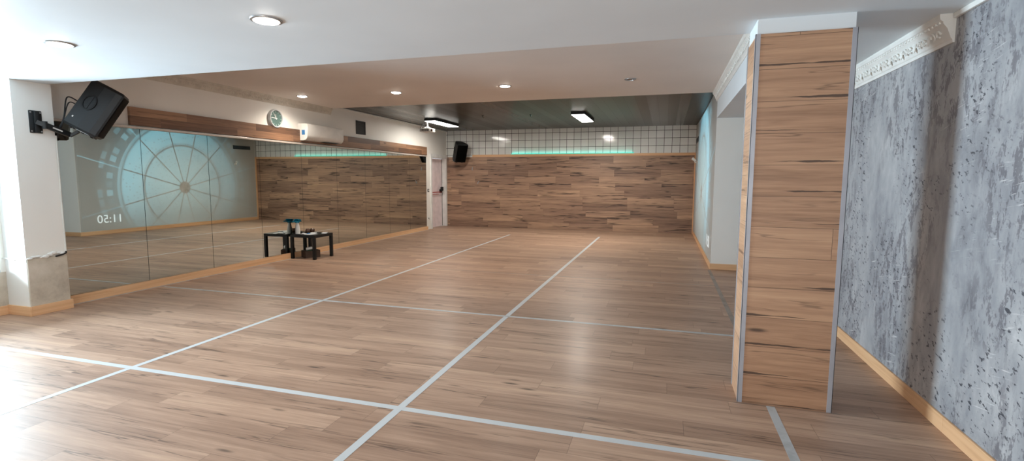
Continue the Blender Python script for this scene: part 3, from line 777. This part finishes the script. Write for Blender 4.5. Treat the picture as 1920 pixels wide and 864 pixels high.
# ------------------------------------------------------------------ wall fittings
t = thing('wall_spotlight', 'small white cylinder fitting on a bracket high on the far right wall', 'wall lamp', (XR, 14.0, 1.965))
obj('base', lathe(B(), [(.035, 0), (.035, .012), (.02, .018)], mat=Matrix.Rotation(-PI/2, 4, 'Y')), m_plasticw, t, True)
obj('arm', tube(B(), smooth_path([(-.01, 0, 0), (-.05, -.01, -.02), (-.075, -.02, .01), (-.08, -.02, .035)], 6), .012), m_plasticw, t, True)
bm = B(); cyl(bm, (-.05, -.03, .02), (-.75, -.3, .6), .028, .11, 18, .034); obj('head', bm, m_plasticw, t, True)
for (x, z, lean), lab in (((-5.835, 1.82, .0), 'small pale hook on the wood wall, upper of two, under the corner loudspeaker'), ((-5.64, 1.39, .5), 'small pale hook on the wood wall, lower of two and tilted')):
    bm = B(); M = Matrix.Translation((x, YB-.014, z)) @ Matrix.Rotation(lean, 4, 'Y')
    box(bm, -.012, .012, -.006, 0, -.055, .055, .002, mat=M)
    tube(bm, [M @ Vector(p) for p in smooth_path([(0, -.005, -.03), (0, -.03, -.045), (0, -.042, -.03), (0, -.042, -.005)], 5)], .006, 6)
    tag(obj('wall_hook', bm, m_greyp, None), lab, 'hook', 'hooks on the wood wall')
t = thing('light_switch', 'black framed light switch on the white strip beside the door', 'switch', (XM-.01, 13.64, 1.155))
obj('plate', box(B(), 0, .012, -.05, .05, -.045, .045, .003), m_dark, t); obj('rocker', box(B(), .012, .018, -.026, .03, -.024, .024, .003), m_plasticw, t)
t = thing('wall_socket', 'white wall socket low on the strip beside the door', 'socket', (XM-.01, 13.64, .32))
obj('plate', box(B(), 0, .014, -.06, .06, -.05, .05, .003), m_plasticw, t)
bm = B(); cyl(bm, (.013, -.02, .01), (1, 0, 0), .02, .004, 14); cyl(bm, (.013, .025, -.012), (1, 0, 0), .012, .004, 14); obj('holes', bm, m_dark, t)
cable('dangling_cord', [(XM+.006, 13.67, .29), (XM+.035, 13.70, .22), (XM+.03, 13.72, .1), (XM+.035, 13.70, .008)], .007, m_cordw, 'white cord hanging from the low socket to the floor by the door')

# ------------------------------------------------------------------ side table and what is on it
TX0, TX1, TY0, TY1, TZ = -6.68, -6.145, 7.77, 8.315, .452
t = thing('side_table', 'low black square side table standing against the mirrors', 'table', ((TX0+TX1)/2, (TY0+TY1)/2, 0))
w, d = (TX1-TX0)/2, (TY1-TY0)/2
obj('tabletop', box(B(), -w, w, -d, d, TZ-.05, TZ, .003), m_tblack, t)
for sx in (-1, 1):
    for sy in (-1, 1):
        obj('leg', box(B(), *sorted((sx*w, sx*(w-.05))), *sorted((sy*d, sy*(d-.05))), 0, TZ-.05, .002), m_tblack, t)
def on(name, bm, mat, label, cat, loc, rz=0, smooth=False, group=None):
    o = obj(name, bm, mat, None, smooth); o.location = loc; o.rotation_euler = (0, 0, rz); return tag(o, label, cat, group)
on('paper_sheet', box(B(), -.105, .105, -.148, .148, 0, .0015), m_paperw, 'white paper sheet at the front of the black side table', 'paper', (-6.43, 7.965, TZ), 1.45)
bm = B(); box(bm, -.045, .045, -.09, .09, 0, .014, .002)
on('notebook', bm, m_paperw, 'white notebook at the right back of the black side table', 'notebook', (-6.235, 8.19, TZ), .5)
bm = B(); box(bm, -.05, .05, -.04, .04, 0, .022, .006)
on('small_box', bm, m_plasticw, 'flat white box on the side table between the vase and the notebook', 'box', (-6.40, 8.08, TZ+.0001), .3)
on('eraser', box(B(), -.018, .018, -.03, .03, 0, .018, .004), m_paperw, 'small white block on the paper beside the vase', 'box', (-6.51, 7.93, TZ+.0016), .6)
on('blue_card', box(B(), -.02, .02, -.03, .03, 0, .012, .002), m_blue, 'small blue card on the paper on the side table', 'card', (-6.445, 7.99, TZ+.0016), .2)
on('phone', box(B(), -.035, .035, -.07, .07, 0, .009, .003), m_dark, 'dark flat phone at the front left of the side table', 'phone', (-6.50, 7.812, TZ), 1.5)
t = thing('vase', 'white tapered vase with a teal fabric bloom on the side table', 'vase', (-6.625, 7.915, TZ))
obj('body', lathe(B(), [(.036, 0), (.044, .006), (.046, .05), (.043, .10), (.034, .16), (.024, .205), (.022, .215), (.018, .215), (.016, .19)]), m_ceramic, t, True)
bm = B(); rnd = random.Random(3)
for k in range(20):
    a = k*2.4; L = .085+.045*rnd.random(); el = .3+1.0*rnd.random(); seg = 6
    base = Vector((0, 0, .212)); dirv = Vector((math.cos(a)*math.cos(el), math.sin(a)*math.cos(el), math.sin(el)*.8)); side = Vector((-math.sin(a), math.cos(a), 0))
    prev = None
    for i in range(seg+1):
        u = i/seg; wdt = .052*math.sin(PI*min(1, .12+u*.8))+.004
        cpt = base+dirv*L*u+Vector((0, 0, .016*math.sin(PI*u)-.018*u*u))
        row = [bm.verts.new(cpt+side*wdt*s+Vector((0, 0, .010*abs(s)*math.cos(3*u+k)))) for s in (-1, -.4, .4, 1)]
        if prev:
            for q in range(3): bm.faces.new((prev[q], prev[q+1], row[q+1], row[q]))
        prev = row
for v in bm.verts:
    if v.co.x < -.074: v.co.x = -.074-.06*math.tanh((-.074-v.co.x)*1.2)*.08
bmesh.ops.solidify(bm, geom=bm.faces[:], thickness=.002)
obj('bloom', bm, m_teal, t, True)
obj('stem', tube(B(), [(0, 0, .18), (0, 0, .222)], .007, 8), m_green, t)
# dark tray with brown glasses
bm = B(); lathe(bm, [(.10, 0), (.125, .006), (.13, .012), (.124, .012), (.1, .006), (.001, .006)], mat=Matrix.Diagonal((.75, 1.15, 1, 1)))
on('tray', bm, m_tblack, 'dark oval tray at the back of the side table against the mirror', 'tray', (-6.545, 8.165, TZ), .1, True)
for i, (x, y, lab) in enumerate(((-6.555, 8.11, 'brown glass jar on the dark tray, nearer the vase'), (-6.535, 8.215, 'brown glass jar on the dark tray, farther from the vase'))):
    bm = B(); lathe(bm, [(.028, 0), (.04, .012), (.046, .035), (.04, .062), (.03, .074), (.027, .074), (.036, .06), (.041, .035), (.034, .012), (.001, .008)])
    on('glass_jar', bm, m_brownglass, lab, 'jar', (x, y, TZ+.0065), 0, True, 'jars on the tray')
# open box on the floor under the table
t = thing('storage_box', 'dark brown open box on the floor under the side table', 'box', (-6.455, 8.05, 0), (0, 0, math.radians(-30)))
bw, bd, bh = .105, .14, .135
bm = B()
box(bm, -bw, bw, -bd, -bd+.008, 0, bh); box(bm, -bw, bw, bd-.008, bd, 0, bh); box(bm, -bw, -bw+.008, -bd+.008, bd-.008, 0, bh); box(bm, bw-.008, bw, -bd+.008, bd-.008, 0, bh); box(bm, -bw+.008, bw-.008, -bd+.008, bd-.008, 0, .008)
obj('carton', bm, m_brownbox, t)
R30 = Matrix.Translation((-6.455, 8.05, 0)) @ Matrix.Rotation(math.radians(-30), 4, 'Z')
t = thing('spray_bottle', 'white plastic bottle lying on top of the brown box under the table', 'bottle', R30 @ Vector((.03, -.10, bh+.030)), (math.radians(-82), 0, math.radians(-42)))
obj('body', lathe(B(), [(.022, 0), (.028, .008), (.028, .10), (.014, .13), (.011, .14)]), m_ceramic, t, True)
obj('cap', lathe(B(), [(.013, .138), (.013, .165), (.006, .172)]), m_greyp, t, True)
bm = B()
for k in range(7):
    bmesh.ops.create_icosphere(bm, subdivisions=2, radius=1, matrix=Matrix.Translation((rnd.uniform(-.04, .04), rnd.uniform(-.04, .03), rnd.uniform(-.01, .015))) @ Matrix.Diagonal((.04, .035, .022, 1)))
on('cloth', bm, m_green, 'crumpled green cloth stuffed in the brown box under the table', 'cloth', R30 @ Vector((-.04, -.01, bh-.02)), 0, True)
bm = B()
for k in range(6):
    bmesh.ops.create_icosphere(bm, subdivisions=2, radius=1, matrix=Matrix.Translation((rnd.uniform(-.03, .03), rnd.uniform(-.05, .05), rnd.uniform(-.01, .015))) @ Matrix.Diagonal((.03, .045, .022, 1)))
on('dark_bag', bm, m_dark, 'dark crumpled bag at the back of the brown box under the table', 'bag', R30 @ Vector((-.01, .08, bh-.02)), 0, True)

# ------------------------------------------------------------------ light
SKY = (.68, .87, 1.0)
lamp('window_light', 'AREA', (-10.5, 1.9, 1.4), 4000, SKY, shape='RECTANGLE', size=2.8, size_y=6.0, rot=(0, -PI/2, 0))
lamp('rear_fill_light', 'AREA', (.0, -2.74, 1.35), 118, (1.0, .93, .86), shape='RECTANGLE', size=2.8, size_y=2.0, rot=(PI/2, 0, 0))  # added warm fill from behind the camera, aimed at column and return wall
W = bpy.data.worlds.new('daylight'); S.world = W; W.use_nodes = True
bg = W.node_tree.nodes['Background']; bg.inputs[0].default_value = (.82, .93, 1.0, 1); bg.inputs[1].default_value = 1.2

# ------------------------------------------------------------------ camera
yaw, pitch, roll, f = .2939, -.1013, .0045, 947.72
def cam_dir(r, up, fw):
    c_, s_ = math.cos(roll), math.sin(roll); r, up = r*c_-up*s_, r*s_+up*c_
    c_, s_ = math.cos(pitch), math.sin(pitch); fw, up = fw*c_-up*s_, fw*s_+up*c_
    c_, s_ = math.cos(yaw), math.sin(yaw); return Vector((r*c_-fw*s_, r*s_+fw*c_, up))
cd = bpy.data.cameras.new('camera'); cam = bpy.data.objects.new('camera', cd); COL.objects.link(cam)
cd.sensor_fit = 'HORIZONTAL'; cd.sensor_width = 36.0; cd.lens = f/1920*36; cd.clip_start = .05
X, Y, Z = cam_dir(1, 0, 0), cam_dir(0, 1, 0), -cam_dir(0, 0, 1)
cam.matrix_world = Matrix(((X.x, Y.x, Z.x, 0), (X.y, Y.y, Z.y, 0), (X.z, Y.z, Z.z, 1.5), (0, 0, 0, 1)))
S.camera = cam
S.view_settings.view_transform = 'Standard'
S.view_settings.look = 'None'
S.view_settings.exposure = 0.4
S.cycles.max_bounces = 10; S.cycles.diffuse_bounces = 5; S.cycles.glossy_bounces = 5; S.cycles.transparent_max_bounces = 16
S.cycles.caustics_reflective = False; S.cycles.caustics_refractive = False
